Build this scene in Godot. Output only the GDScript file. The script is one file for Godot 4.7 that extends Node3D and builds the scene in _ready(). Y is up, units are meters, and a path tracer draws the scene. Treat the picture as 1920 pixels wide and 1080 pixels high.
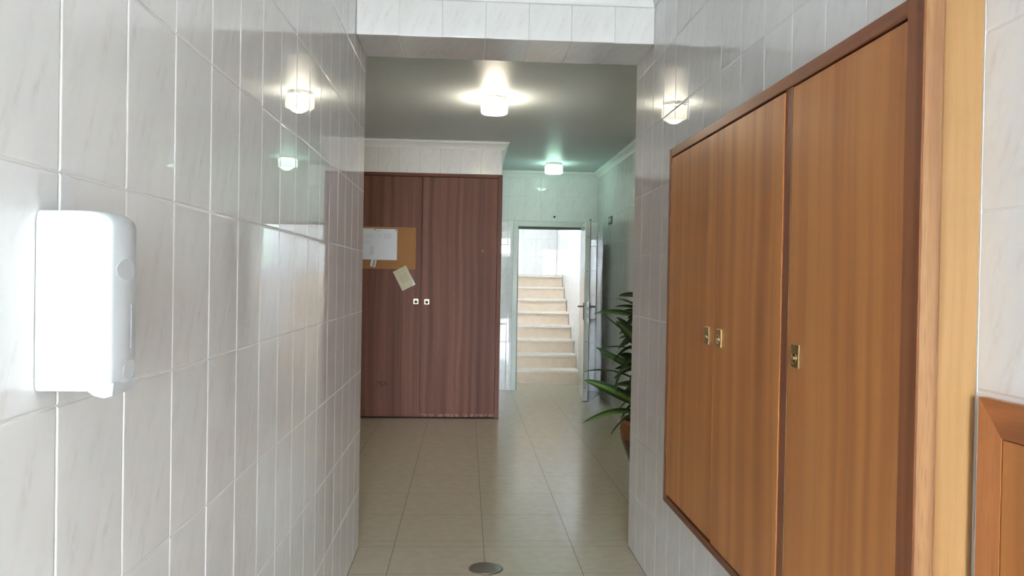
extends Node3D

var rng := RandomNumberGenerator.new()
var M := {}
var tile_cache := {}
var taken := {}

# ---------------------------------------------------------------- camera, sky, exposure
func set_camera_and_light() -> void:
	var cam := Camera3D.new()
	cam.name = "camera"
	cam.fov = 39.84
	cam.near = 0.05
	cam.far = 200.0
	cam.position = Vector3(0, 1.3727, 0)
	cam.rotation = Vector3(-0.0107224, -0.0579562, 0.0174331)
	add_child(cam)
	cam.current = true

	var sm := ProceduralSkyMaterial.new()
	sm.sky_top_color = Color(0.85, 0.92, 1.0)
	sm.sky_horizon_color = Color(0.925, 0.965, 1.0)
	sm.sky_curve = 0.25
	sm.ground_bottom_color = Color(0.55, 0.54, 0.52)
	sm.ground_horizon_color = Color(0.8, 0.8, 0.78)
	sm.sun_angle_max = 1.0
	var sky := Sky.new()
	sky.sky_material = sm
	var env := Environment.new()
	env.background_mode = Environment.BG_SKY
	env.sky = sky
	env.background_energy_multiplier = 6.5
	env.tonemap_mode = Environment.TONE_MAPPER_LINEAR
	env.tonemap_exposure = 16.0
	env.sdfgi_enabled = true
	env.ssao_enabled = true
	env.ssil_enabled = true
	var we := WorldEnvironment.new()
	we.name = "world_environment"
	we.environment = env
	add_child(we)

# ---------------------------------------------------------------- small helpers
func numbered(called: String) -> String:
	var k: int = taken.get(called, 0)
	taken[called] = k + 1
	return called if k == 0 else "%s_%03d" % [called, k]

func thing(called: String, label: String, category: String, at := Vector3.ZERO, turn := 0.0, group := "") -> Node3D:
	var o := Node3D.new()
	o.name = numbered(called)
	add_child(o)
	o.position = at
	o.rotation.y = turn
	o.set_meta("label", label)
	o.set_meta("category", category)
	if group != "":
		o.set_meta("group", group)
	return o

func structure(called: String, label: String, category: String, at := Vector3.ZERO) -> Node3D:
	var o := thing(called, label, category, at)
	o.set_meta("kind", "structure")
	return o

func part(parent: Node3D, called: String, mesh: Mesh, m: Material, at := Vector3.ZERO, rot := Vector3.ZERO) -> MeshInstance3D:
	var o := MeshInstance3D.new()
	o.name = called
	o.mesh = mesh
	o.material_override = m
	o.position = at
	o.rotation = rot
	parent.add_child(o, true)
	return o

func c8(r: float, g: float, b: float) -> Color:
	return Color(r / 255.0, g / 255.0, b / 255.0)

func mat(col: Color, rough := 0.5, metal := 0.0) -> StandardMaterial3D:
	var m := StandardMaterial3D.new()
	m.albedo_color = col
	m.roughness = rough
	m.metallic = metal
	return m

func face(st: SurfaceTool, p: Array, uv: Array, n: Vector3) -> void:
	# a flat polygon, turned so that its front looks along n
	var a: Vector3 = p[0]
	var b: Vector3 = p[1]
	var c: Vector3 = p[2]
	var flip: bool = (b - a).cross(c - a).dot(n) > 0.0
	for k in range(1, p.size() - 1):
		var order: Array = [0, k + 1, k] if flip else [0, k, k + 1]
		for i in order:
			st.set_normal(n)
			st.set_uv(uv[i])
			st.add_vertex(p[i])

func box_uv(p: Vector3, axis: int, grain: int) -> Vector2:
	# v runs along the grain, u across it
	var q := [p.x, p.y, p.z]
	var rest := [0, 1, 2]
	rest.erase(axis)
	if rest.has(grain):
		var other: int = rest[0] if rest[1] == grain else rest[1]
		return Vector2(q[other], q[grain])
	return Vector2(q[rest[0]], q[rest[1]])

# a box with chamfered edges; lo and hi are its corners
func add_box(st: SurfaceTool, lo: Vector3, hi: Vector3, c := 0.002, grain := 1, uvo := Vector2.ZERO) -> void:
	var mid := (lo + hi) * 0.5
	var h := (hi - lo) * 0.5
	c = min(c, min(h.x, min(h.y, h.z)) * 0.9)
	for ax in 3:
		var a1 := (ax + 1) % 3
		var a2 := (ax + 2) % 3
		for s in [-1.0, 1.0]:
			var n := Vector3.ZERO
			n[ax] = s
			var pts := []
			var uvs := []
			for q in [[-1.0, -1.0], [1.0, -1.0], [1.0, 1.0], [-1.0, 1.0]]:
				var v := Vector3.ZERO
				v[ax] = s * h[ax]
				v[a1] = q[0] * (h[a1] - c)
				v[a2] = q[1] * (h[a2] - c)
				pts.append(mid + v)
				uvs.append(box_uv(mid + v, ax, grain) + uvo)
			face(st, pts, uvs, n)
	if c <= 0.0:
		return
	for ax in 3:
		var a1 := (ax + 1) % 3
		var a2 := (ax + 2) % 3
		for s1 in [-1.0, 1.0]:
			for s2 in [-1.0, 1.0]:
				var n := Vector3.ZERO
				n[a1] = s1
				n[a2] = s2
				n = n.normalized()
				var pts := []
				var uvs := []
				for q in [[-1.0, 0], [1.0, 0], [1.0, 1], [-1.0, 1]]:
					var v := Vector3.ZERO
					v[ax] = q[0] * (h[ax] - c)
					v[a1] = s1 * (h[a1] - (c if q[1] == 1 else 0.0))
					v[a2] = s2 * (h[a2] - (0.0 if q[1] == 1 else c))
					pts.append(mid + v)
					uvs.append(box_uv(mid + v, a1, grain) + uvo)
				face(st, pts, uvs, n)
	for sx in [-1.0, 1.0]:
		for sy in [-1.0, 1.0]:
			for sz in [-1.0, 1.0]:
				var sg := Vector3(sx, sy, sz)
				var pts := []
				var uvs := []
				for ax in 3:
					var v := sg * (h - Vector3(c, c, c))
					v[ax] = sg[ax] * h[ax]
					pts.append(mid + v)
					uvs.append(box_uv(mid + v, ax, grain) + uvo)
				face(st, pts, uvs, sg.normalized())

func new_st() -> SurfaceTool:
	var st := SurfaceTool.new()
	st.begin(Mesh.PRIMITIVE_TRIANGLES)
	return st

func box(lo: Vector3, hi: Vector3, c := 0.002, grain := 1, uvo := Vector2.ZERO) -> ArrayMesh:
	var st := new_st()
	add_box(st, lo, hi, c, grain, uvo)
	return st.commit()

# a turned shape round the y axis; profile = Vector2(radius, height) from below upwards
func lathe(profile: Array, segs := 40) -> ArrayMesh:
	var st := new_st()
	var np := profile.size()
	var nor := []
	for i in np:
		var a: Vector2 = profile[max(i - 1, 0)]
		var b: Vector2 = profile[min(i + 1, np - 1)]
		var d := (b - a).normalized()
		nor.append(Vector2(d.y, -d.x))
	for i in np - 1:
		for k in segs:
			var q := [[i, k], [i + 1, k + 1], [i + 1, k], [i, k], [i, k + 1], [i + 1, k + 1]]
			for e in q:
				var ang: float = TAU * e[1] / segs
				var pr: Vector2 = profile[e[0]]
				var nn: Vector2 = nor[e[0]]
				st.set_normal(Vector3(nn.x * cos(ang), nn.y, nn.x * sin(ang)))
				st.set_uv(Vector2(float(e[1]) / segs, pr.y))
				st.add_vertex(Vector3(pr.x * cos(ang), pr.y, pr.x * sin(ang)))
	return st.commit()

# a profile (Vector2(out of the wall, height)) carried along a floor-plan line, mitred at the corners; inside lies to the right of travel seen from above
func sweep_plan(path: Array, profile: Array, closed: bool) -> ArrayMesh:
	var st := new_st()
	var n := path.size()
	var off := []
	for i in n:
		var p: Vector2 = path[i]
		var prev: Vector2 = path[(i - 1 + n) % n]
		var next: Vector2 = path[(i + 1) % n]
		var d0 := (p - prev).normalized()
		var d1 := (next - p).normalized()
		if not closed and i == 0:
			d0 = d1
		if not closed and i == n - 1:
			d1 = d0
		var n0 := Vector2(-d0.y, d0.x)
		var n1 := Vector2(-d1.y, d1.x)
		var m := (n0 + n1).normalized()
		off.append(m / max(0.2, m.dot(n0)))
	var last := n if closed else n - 1
	for i in last:
		var j := (i + 1) % n
		var d := ((path[j] as Vector2) - (path[i] as Vector2)).normalized()
		var inward := Vector2(-d.y, d.x)
		for k in profile.size() - 1:
			var a: Vector2 = profile[k]
			var b: Vector2 = profile[k + 1]
			var q := []
			for e in [[i, a], [i, b], [j, b], [j, a]]:
				var w: Vector2 = (path[e[0]] as Vector2) + (off[e[0]] as Vector2) * (e[1] as Vector2).x
				q.append(Vector3(w.x, (e[1] as Vector2).y, w.y))
			var t := b - a
			var nn := Vector2(t.y, -t.x).normalized()
			var nor := Vector3(inward.x * absf(nn.x), -absf(nn.y), inward.y * absf(nn.x))
			face(st, q, [Vector2(0, 0), Vector2(0, 1), Vector2(1, 1), Vector2(1, 0)], nor.normalized())
	return st.commit()

# ---------------------------------------------------------------- textures that hold colour and grain only
func noise(seed_: int, freq: float, oct := 3) -> FastNoiseLite:
	var f := FastNoiseLite.new()
	f.seed = seed_
	f.noise_type = FastNoiseLite.TYPE_SIMPLEX_SMOOTH
	f.frequency = freq
	f.fractal_octaves = oct
	return f

func marble_texture() -> ImageTexture:
	# three prints side by side, each one tile: soft grey and rosy veins leaning to the right
	var w := 256
	var h := 384
	var im := Image.create(w * 3, h, true, Image.FORMAT_RGB8)
	var cloud := noise(3, 0.007, 2)
	var brk := noise(11, 0.035, 3)
	var g := RandomNumberGenerator.new()
	g.seed = 77
	for t in 3:
		var veins := []
		for c in [[0.22, 0.62], [0.45, 0.80], [0.62, 0.30], [0.80, 0.72], [0.15, 0.20]]:
			for k in 3:
				veins.append([(c[0] + g.randf_range(-0.1, 0.1)) * w, (c[1] + g.randf_range(-0.1, 0.1)) * h, deg_to_rad(g.randf_range(58, 74)), g.randf_range(34, 80), g.randf_range(5, 13), g.randf_range(0.25, 1.0), g.randf()])
		for y in h:
			for x in w:
				var c := cloud.get_noise_2d(x * 0.9 + y * 0.35 + t * 900, y * 0.35) * 0.5 + 0.5
				var col := Color(0.904, 0.896, 0.890).lerp(Color(0.928, 0.922, 0.917), c)
				var b := clampf(brk.get_noise_2d(x * 1.2 + y * 0.4, y * 0.5 - x * 0.2 + t * 500) * 1.1 + 0.6, 0.0, 1.0)
				for v in veins:
					var dx: float = x - v[0]
					var dy: float = v[1] - y
					if absf(dx) > 90 or absf(dy) > 170:
						continue
					var along: float = dx * cos(v[2]) + dy * sin(v[2])
					var across: float = -dx * sin(v[2]) + dy * cos(v[2])
					var e: float = exp(-pow(along / v[3], 2.0) - pow(across / v[4], 2.0)) * v[5] * b
					col = col.lerp(Color(0.70, 0.665, 0.655) if v[6] < 0.6 else Color(0.72, 0.64, 0.60), e * 0.17)
				im.set_pixel(t * w + x, h - 1 - y, col)
	im.generate_mipmaps()
	return ImageTexture.create_from_image(im)

func wood_texture(seed_: int, w: int, h: int, light: Color, mid: Color, dark: Color, bands: float, pores: float, marks := []) -> ImageTexture:
	# grain runs along v; light, mid and dark are the tones of the wood itself
	var im := Image.create(w, h, true, Image.FORMAT_RGB8)
	var wide := noise(seed_, bands / w, 3)
	var fine := noise(seed_ + 1, 14.0 / w, 2)
	var pore := noise(seed_ + 2, 0.35, 1)
	var drift := noise(seed_ + 3, 2.0 / h, 2)
	var stain := noise(seed_ + 4, 0.03, 4)
	for y in h:
		for x in w:
			var dx := drift.get_noise_2d(x * 0.25, y) * w * 0.02
			var s := wide.get_noise_2d(x + dx, y * 0.035) * 1.3
			s += fine.get_noise_2d(x + dx, y * 0.05) * 0.3
			var col := mid.lerp(light, clampf(s, 0.0, 1.0)) if s > 0.0 else mid.lerp(dark, clampf(-s, 0.0, 1.0))
			var p := pore.get_noise_2d(x * 1.7, y * 0.10)
			col = col.lerp(dark, clampf(p - 0.1, 0.0, 1.0) * pores)
			for k in marks:
				# k = [u0, v0, u1, v1, colour, strength]: worn or soiled spots with a ragged outline
				var u: float = float(x) / w
				var v: float = float(y) / h
				if u > k[0] and u < k[2] and v > k[1] and v < k[3]:
					var t := clampf(stain.get_noise_2d(x * 1.6, y * 3.0) * 2.2 + 0.45, 0.0, 1.0)
					col = col.lerp(k[4], t * float(k[5]))
			im.set_pixel(x, y, col)
	im.generate_mipmaps()
	return ImageTexture.create_from_image(im)

func speckle_texture(seed_: int, a: Color, b: Color, freq: float, size := 256) -> ImageTexture:
	var im := Image.create(size, size, true, Image.FORMAT_RGB8)
	var n1 := noise(seed_, freq, 4)
	for y in size:
		for x in size:
			im.set_pixel(x, y, a.lerp(b, clampf(n1.get_noise_2d(x, y) * 0.9 + 0.5, 0.0, 1.0)))
	im.generate_mipmaps()
	return ImageTexture.create_from_image(im)

func tex_mat(t: Texture2D, rough: float, scale: Vector3, offset := Vector3.ZERO) -> StandardMaterial3D:
	var m := StandardMaterial3D.new()
	m.albedo_texture = t
	m.roughness = rough
	m.uv1_scale = scale
	m.uv1_offset = offset
	return m

func make_materials() -> void:
	var marble := marble_texture()
	M.tiles = []
	for k in 3:
		M.tiles.append(tex_mat(marble, 0.015, Vector3(1.0 / 3.0, 1, 1), Vector3(k / 3.0, 0, 0)))
	M.tile_plain = mat(c8(233, 231, 229), 0.08)
	M.grout = mat(c8(228, 226, 223), 0.85)
	M.grout_grey = mat(c8(210, 208, 204), 0.85)
	M.floor_grout = mat(c8(104, 96, 84), 0.9)
	var ft := speckle_texture(31, c8(198, 188, 166), c8(205, 195, 174), 0.04)
	M.floor_tiles = []
	for k in 4:
		M.floor_tiles.append(tex_mat(ft, 0.17, Vector3(0.5, 0.5, 1), Vector3(0.5 * (k % 2), 0.5 * int(k / 2), 0)))
	M.ceiling = mat(c8(208, 215, 217), 0.45)
	M.ceiling.metallic_specular = 0.2
	M.plaster = mat(c8(232, 232, 228), 0.55)
	M.cornice = mat(c8(238, 239, 237), 0.5)

	var red_l := c8(134, 92, 76)
	var red_m := c8(117, 76, 62)
	var red_d := c8(92, 56, 46)
	# scuffed, bleached bottom edge and a pale scratch on the right door; a dark glue smudge low on the left one
	var scuffs := [[0.0, 0.004, 1.0, 0.016, c8(168, 128, 116), 0.7], [0.78, 0.675, 0.81, 0.69, c8(170, 138, 124), 0.5]]
	var smudge := [[0.40, 0.128, 0.57, 0.147, c8(66, 48, 44), 0.6]]
	M.wardrobe_a = tex_mat(wood_texture(101, 384, 512, red_l, red_m, red_d, 9.0, 0.5, smudge), 0.42, Vector3(1.0 / 0.75, 1.0 / 2.4, 1))
	M.wardrobe_b = tex_mat(wood_texture(131, 384, 512, red_l, red_m, red_d, 8.0, 0.5, scuffs), 0.42, Vector3(1.0 / 0.75, 1.0 / 2.4, 1))
	M.wardrobe_a.metallic_specular = 0.32
	M.wardrobe_b.metallic_specular = 0.32
	M.wardrobe_a.roughness = 0.5
	M.wardrobe_b.roughness = 0.5
	var or_l := c8(202, 141, 80)
	var or_m := c8(190, 124, 67)
	var or_d := c8(160, 98, 52)
	M.door_a = tex_mat(wood_texture(201, 384, 512, or_l, or_m, or_d, 5.0, 0.18), 0.36, Vector3(1.0 / 0.6, 1.0 / 1.4, 1))
	M.door_b = tex_mat(wood_texture(231, 384, 512, or_l, or_m, or_d, 5.0, 0.18), 0.36, Vector3(1.0 / 0.6, 1.0 / 1.4, 1))
	M.door_c = tex_mat(wood_texture(261, 384, 512, or_l, or_m, or_d, 6.0, 0.18), 0.36, Vector3(1.0 / 0.6, 1.0 / 1.4, 1))
	M.frame_wood = tex_mat(wood_texture(301, 256, 512, c8(160, 100, 60), c8(136, 80, 46), c8(98, 56, 33), 5.0, 0.3), 0.38, Vector3(1.0 / 0.4, 1.0 / 1.75, 1))
	M.pale_wood = tex_mat(wood_texture(331, 256, 512, c8(158, 122, 78), c8(149, 112, 69), c8(128, 90, 50), 4.0, 0.3), 0.45, Vector3(1.0 / 0.3, 1.0 / 1.4, 1))
	M.stile_wood = tex_mat(wood_texture(341, 256, 512, c8(150, 112, 74), c8(139, 100, 64), c8(113, 75, 44), 9.0, 0.8), 0.45, Vector3(1.0 / 0.3, 1.0 / 1.4, 1))
	M.post_wood = mat(c8(132, 76, 50), 0.4)
	M.brass = mat(c8(176, 150, 104), 0.32, 1.0)
	M.brass_dark = mat(c8(92, 74, 48), 0.45, 1.0)
	M.ivory_brass = mat(c8(222, 208, 170), 0.35, 0.6)
	M.dark_hole = mat(c8(34, 26, 22), 0.6)
	M.steel = mat(c8(150, 148, 140), 0.3, 1.0)
	M.lock_steel = mat(c8(168, 170, 166), 0.4, 0.9)
	M.alu = mat(c8(206, 212, 204), 0.35)
	M.alu_dark = mat(c8(96, 98, 94), 0.6)
	M.door_leaf = mat(c8(226, 228, 224), 0.06)
	M.black = mat(c8(24, 24, 25), 0.4)
	M.white_plastic = mat(c8(204, 207, 209), 0.42)
	M.white_plastic.metallic_specular = 0.15
	M.grey_plastic = mat(c8(196, 200, 204), 0.3)
	M.seam = mat(c8(150, 150, 154), 0.5)
	M.slot = mat(c8(186, 194, 204), 0.2)
	M.stair_tread = tex_mat(speckle_texture(41, c8(232, 220, 204), c8(240, 230, 216), 0.05), 0.3, Vector3(1, 1, 1))
	M.stair_riser = tex_mat(speckle_texture(43, c8(226, 202, 175), c8(231, 210, 186), 0.03), 0.35, Vector3(1, 1, 1))
	M.cork = tex_mat(speckle_texture(51, c8(134, 92, 54), c8(182, 134, 84), 0.16), 0.9, Vector3(3, 3, 1))
	M.paper = mat(c8(226, 230, 236), 0.8)
	M.note = mat(c8(206, 196, 168), 0.75)
	M.cork_edge = mat(c8(176, 124, 74), 0.7)
	M.frame_orange = tex_mat(wood_texture(361, 256, 256, c8(196, 130, 78), c8(176, 108, 62), c8(132, 76, 42), 6.0, 0.3), 0.38, Vector3(1.0 / 0.8, 1.0 / 0.8, 1))
	var ink := c8(70, 74, 84)
	var white := c8(222, 227, 234)
	M.print_1 = tex_mat(print_texture(212, 302, white, ink, [[14, 14, 40, 3, 3, 0.9], [8, 24, 30, 8, 5, 0.3], [30, 50, 24, 40, 6, 0.22], [82, 50, 74, 44, 6, 0.22], [86, 50, 60, 3, 3, 0.4]]), 0.8, Vector3(1, 1, 1))
	M.print_2 = tex_mat(print_texture(210, 302, white, ink, [[110, 10, 84, 4, 4, 0.4], [60, 54, 130, 3, 3, 0.6], [90, 66, 100, 30, 6, 0.2], [70, 110, 90, 36, 6, 0.2], [50, 148, 140, 3, 3, 0.35], [160, 170, 34, 90, 5, 0.35]]), 0.8, Vector3(1, 1, 1))
	M.print_3 = tex_mat(print_texture(52, 85, white, c8(30, 32, 36), [[24, 4, 10, 76, 2, 0.75], [38, 10, 8, 66, 4, 0.4]]), 0.8, Vector3(1, 1, 1))
	M.print_4 = tex_mat(print_texture(142, 208, c8(206, 197, 170), c8(64, 58, 48), [[30, 60, 84, 86, 8, 0.55], [28, 28, 94, 4, 4, 0.4], [28, 38, 80, 4, 4, 0.3], [20, 186, 4, 4, 3, 0.7]]), 0.75, Vector3(1, 1, 1))
	M.silicone = mat(c8(198, 196, 190), 0.6)
	var glass := StandardMaterial3D.new()
	glass.transparency = BaseMaterial3D.TRANSPARENCY_ALPHA
	glass.albedo_color = Color(0.95, 0.98, 0.97, 0.06)
	glass.roughness = 0.0
	M.glass = glass
	var leafm := StandardMaterial3D.new()
	leafm.vertex_color_use_as_albedo = true
	leafm.roughness = 0.33
	leafm.backlight_enabled = true
	leafm.backlight = Color(0.05, 0.09, 0.03)
	leafm.cull_mode = BaseMaterial3D.CULL_DISABLED
	M.leaf = leafm
	M.cane = mat(c8(110, 96, 70), 0.8)
	M.soil = mat(c8(52, 40, 30), 0.95)
	M.pot_glaze = mat(c8(150, 98, 48), 0.16)
	M.pot_dark = mat(c8(70, 38, 24), 0.2)
	M.tree_leaf = mat(c8(96, 140, 58), 0.6)
	M.bark = mat(c8(88, 72, 56), 0.9)
	M.paving = mat(c8(178, 172, 162), 0.9)

# ---------------------------------------------------------------- tiles, one mesh each
func tile_mesh(w: float, h: float, uv0: Vector2, uvs: Vector2, soft: float) -> ArrayMesh:
	var key := "%d_%d_%d_%d_%d" % [roundi(w * 2000), roundi(h * 2000), roundi(uv0.x * 50), roundi(uv0.y * 50), roundi(soft * 100000)]
	if tile_cache.has(key):
		return tile_cache[key]
	var rings := [[soft, 0.0, 0.0], [soft * 0.5, -soft * 0.07, 18.0], [soft * 0.14, -soft * 0.22, 42.0], [0.0, -soft * 0.5, 75.0], [0.0, -0.008, 90.0]]
	var pos := PackedVector3Array()
	var nor := PackedVector3Array()
	var uv := PackedVector2Array()
	var idx := PackedInt32Array()
	var corners := [Vector2(-1, -1), Vector2(1, -1), Vector2(1, 1), Vector2(-1, 1)]
	# every ring keeps two vertices at each corner, so each side has its own slope
	for r in rings:
		var inset: float = r[0]
		var ang: float = deg_to_rad(r[2])
		for side in 4:
			var out: Vector2 = [Vector2(0, -1), Vector2(1, 0), Vector2(0, 1), Vector2(-1, 0)][side]
			for e in 2:
				var c: Vector2 = corners[(side + e) % 4]
				var p := Vector2(c.x * (w * 0.5 - inset), c.y * (h * 0.5 - inset))
				pos.append(Vector3(p.x, p.y, r[1]))
				nor.append(Vector3(out.x * sin(ang), out.y * sin(ang), cos(ang)))
				uv.append(uv0 + Vector2((p.x + w * 0.5) * uvs.x, (p.y + h * 0.5) * uvs.y))
	idx.append_array(PackedInt32Array([0, 4, 2, 0, 6, 4]))
	for r in rings.size() - 1:
		for side in 4:
			var a := r * 8 + side * 2
			var b := a + 8
			idx.append_array(PackedInt32Array([a, a + 1, b + 1, a, b + 1, b]))
	var arr := []
	arr.resize(Mesh.ARRAY_MAX)
	arr[Mesh.ARRAY_VERTEX] = pos
	arr[Mesh.ARRAY_NORMAL] = nor
	arr[Mesh.ARRAY_TEX_UV] = uv
	arr[Mesh.ARRAY_INDEX] = idx
	var m := ArrayMesh.new()
	m.add_surface_from_arrays(Mesh.PRIMITIVE_TRIANGLES, arr)
	tile_cache[key] = m
	return m

func cut(r: Rect2, hole: Rect2) -> Array:
	if not r.intersects(hole):
		return [r]
	var out := []
	var i := r.intersection(hole)
	if i.position.y > r.position.y + 0.004:
		out.append(Rect2(r.position, Vector2(r.size.x, i.position.y - r.position.y)))
	if i.end.y < r.end.y - 0.004:
		out.append(Rect2(Vector2(r.position.x, i.end.y), Vector2(r.size.x, r.end.y - i.end.y)))
	if i.position.x > r.position.x + 0.004:
		out.append(Rect2(Vector2(r.position.x, i.position.y), Vector2(i.position.x - r.position.x, i.size.y)))
	if i.end.x < r.end.x - 0.004:
		out.append(Rect2(Vector2(i.end.x, i.position.y), Vector2(r.end.x - i.end.x, i.size.y)))
	return out

# tiles on the plane through origin with normal n and "up" v, over area (u, v in metres); joints where u = joint.x + k * pitch.x
func tile_field(parent: Node3D, origin: Vector3, n: Vector3, v: Vector3, area: Rect2, pitch: Vector2, joint: Vector2, mats: Array, gap: float, tilt: float, soft: float, holes := []) -> int:
	var u := v.cross(n)
	var count := 0
	var i0 := floori((area.position.x - joint.x) / pitch.x + 0.001)
	var i1 := ceili((area.end.x - joint.x) / pitch.x - 0.001)
	var j0 := floori((area.position.y - joint.y) / pitch.y + 0.001)
	var j1 := ceili((area.end.y - joint.y) / pitch.y - 0.001)
	for j in range(j0, j1):
		for i in range(i0, i1):
			var whole := Rect2(Vector2(joint.x + i * pitch.x, joint.y + j * pitch.y), pitch)
			var pieces := [whole.intersection(area)]
			for hole in holes:
				var next := []
				for p in pieces:
					next.append_array(cut(p, hole))
				pieces = next
			var m: Material = mats[rng.randi() % mats.size()]
			var t1 := rng.randfn(0.0, tilt)
			var t2 := rng.randfn(0.0, tilt)
			for p: Rect2 in pieces:
				var w := p.size.x - gap
				var h := p.size.y - gap
				if w < 0.012 or h < 0.012:
					continue
				var o := MeshInstance3D.new()
				o.name = "tile"
				var uv0 := (p.position - whole.position) / pitch
				o.mesh = tile_mesh(w, h, uv0, Vector2.ONE / pitch, soft)
				o.material_override = m
				var c := p.get_center()
				var b := Basis(u, v, n) * Basis.from_euler(Vector3(t1, t2, 0))
				o.transform = Transform3D(b, origin + u * c.x + v * c.y)
				parent.add_child(o, true)
				count += 1
	return count

const WALL_TILE := Vector2(0.2, 0.3)
const CEIL := 2.71
const LX := -0.522
const RX := 0.862
const MOUTH := 0.4    # where the corridor opens into the entrance lobby behind the camera
const FRONT := 5.0    # inner face of the glazed entrance
const LOBBY0 := -0.56
const LOBBY1 := 0.90

func wall_tiles(parent: Node3D, origin: Vector3, n: Vector3, v: Vector3, area: Rect2, joint: Vector2, holes := []) -> void:
	tile_field(parent, origin, n, v, area, WALL_TILE, joint, M.tiles, 0.0022, 0.0006, 0.0042, holes)

# ---------------------------------------------------------------- the setting
func build_shell() -> void:
	var bed := 0.0016
	# near corridor, left: a thick wall block that ends where the back room opens
	var wl := structure("wall_left", "glossy marbled white tile wall left of the corridor", "wall")
	part(wl, "grout_bed", box(Vector3(-1.45, 0, -4.058), Vector3(LX - bed, CEIL, MOUTH), 0.0), M.grout)
	wall_tiles(wl, Vector3(LX, 0, 0), Vector3(1, 0, 0), Vector3.UP, Rect2(-MOUTH, 0, MOUTH + 4.06, 2.66), Vector2(1.0515, 0))
	# near corridor, right
	var wr := structure("wall_right", "glossy marbled white tile wall right of the corridor behind cabinet", "wall")
	part(wr, "grout_bed", box(Vector3(RX + bed, 0, -4.068), Vector3(1.85, CEIL, MOUTH), 0.0), M.grout)
	wall_tiles(wr, Vector3(RX, 0, 0), Vector3(-1, 0, 0), Vector3.UP, Rect2(-4.07, 0, MOUTH + 4.07, 2.66), Vector2(-1.69, 0))
	# beam across the end of the near corridor
	var wb := structure("wall_beam", "white tiled beam spanning the corridor under the ceiling", "beam")
	part(wb, "grout_bed", box(Vector3(LX + 0.001, 2.485 + bed, -4.056), Vector3(RX - 0.001, CEIL, -3.69 - bed), 0.0), M.grout_grey)
	wall_tiles(wb, Vector3(0, 0, -3.69), Vector3(0, 0, 1), Vector3.UP, Rect2(LX, 2.485, RX - LX, 0.17), Vector2(-0.527, 2.485))
	tile_field(wb, Vector3(0, 2.485, 0), Vector3(0, -1, 0), Vector3(0, 0, 1), Rect2(LX, -4.06, RX - LX, 0.37), Vector2(0.2, 0.37), Vector2(-0.527, -4.06), M.tiles, 0.0022, 0.004, 0.0042)
	wall_tiles(wb, Vector3(0, 0, -4.06), Vector3(0, 0, -1), Vector3.UP, Rect2(-RX, 2.485, RX - LX, 0.17), Vector2(-0.9, 2.485))

	# back room: right wall runs on into the passage
	var br := structure("wall_back_right", "greenish lit tile wall behind the potted plant", "wall")
	part(br, "grout_bed", box(Vector3(1.62 + bed, 0, -10.0), Vector3(1.85, CEIL, -4.07), 0.0), M.grout)
	wall_tiles(br, Vector3(1.62, 0, 0), Vector3(-1, 0, 0), Vector3.UP, Rect2(-9.8, 0, 5.73, 2.66), Vector2(-9.75, 0))
	# back room: left wall, hidden behind the corridor wall
	var bl := structure("wall_back_left", "plain white wall beside the brown wardrobe", "wall")
	part(bl, "wall_body", box(Vector3(-1.45, 0, -9.95), Vector3(-1.22, CEIL, -4.058), 0.0), M.tile_plain)
	# wall over and beside the wardrobe
	var wc := structure("wall_closet", "white tiled wall above the brown wardrobe", "wall")
	part(wc, "grout_bed", box(Vector3(-1.22, 2.396, -9.8), Vector3(0.3404, CEIL, -7.8 - bed), 0.0), M.grout_grey)
	part(wc, "side_bed", box(Vector3(0.27, 0, -9.8), Vector3(0.3404, 2.396, -7.862), 0.0), M.grout)
	wall_tiles(wc, Vector3(0, 0, -7.8), Vector3(0, 0, 1), Vector3.UP, Rect2(-1.22, 2.396, 1.562, 0.264), Vector2(-1.27, 2.396))
	wall_tiles(wc, Vector3(0.342, 0, 0), Vector3(1, 0, 0), Vector3.UP, Rect2(7.862, 0, 1.938, 2.66), Vector2(7.8, 0))
	# wall with the doorway
	var wk := structure("wall_back", "pale green lit tile wall around the far doorway", "wall")
	var st := new_st()
	add_box(st, Vector3(0.27, 0, -9.95), Vector3(0.575, CEIL, -9.8 - bed), 0.0)
	add_box(st, Vector3(1.53, 0, -9.95), Vector3(1.70, CEIL, -9.8 - bed), 0.0)
	add_box(st, Vector3(0.575, 2.098, -9.95), Vector3(1.53, CEIL, -9.8 - bed), 0.0)
	part(wk, "grout_bed", st.commit(), M.grout_grey)
	wall_tiles(wk, Vector3(0, 0, -9.8), Vector3(0, 0, 1), Vector3.UP, Rect2(0.342, 0, 1.278, 2.66), Vector2(0.307, 0), [Rect2(0.573, 0, 0.96, 2.1)])

	# ceilings
	var ce := structure("ceiling", "semi gloss grey white ceiling with two round lamps", "ceiling")
	part(ce, "slab", box(Vector3(-1.45, CEIL, -9.95), Vector3(1.85, CEIL + 0.15, MOUTH), 0.0), M.ceiling)
	part(ce, "slab", box(Vector3(LOBBY0 - 0.15, CEIL, MOUTH), Vector3(LOBBY1 + 0.15, CEIL + 0.15, FRONT + 0.12), 0.0), M.plaster)
	var prof := [Vector2(0.0, 2.638), Vector2(0.006, 2.636), Vector2(0.009, 2.646), Vector2(0.016, 2.660), Vector2(0.027, 2.674), Vector2(0.040, 2.685), Vector2(0.050, 2.690), Vector2(0.052, 2.699), Vector2(0.060, 2.700), Vector2(0.060, CEIL)]
	var t1 := structure("trim_1", "white coved cornice around the back room ceiling", "cornice")
	part(t1, "moulding", sweep_plan([Vector2(-1.22, -7.8), Vector2(0.342, -7.8), Vector2(0.342, -9.8), Vector2(1.62, -9.8), Vector2(1.62, -4.07), Vector2(-1.22, -4.07)].map(flip_plan), prof, true), M.cornice)
	var t2 := structure("trim_2", "bright white cornice over the tiled beam", "cornice")
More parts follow.
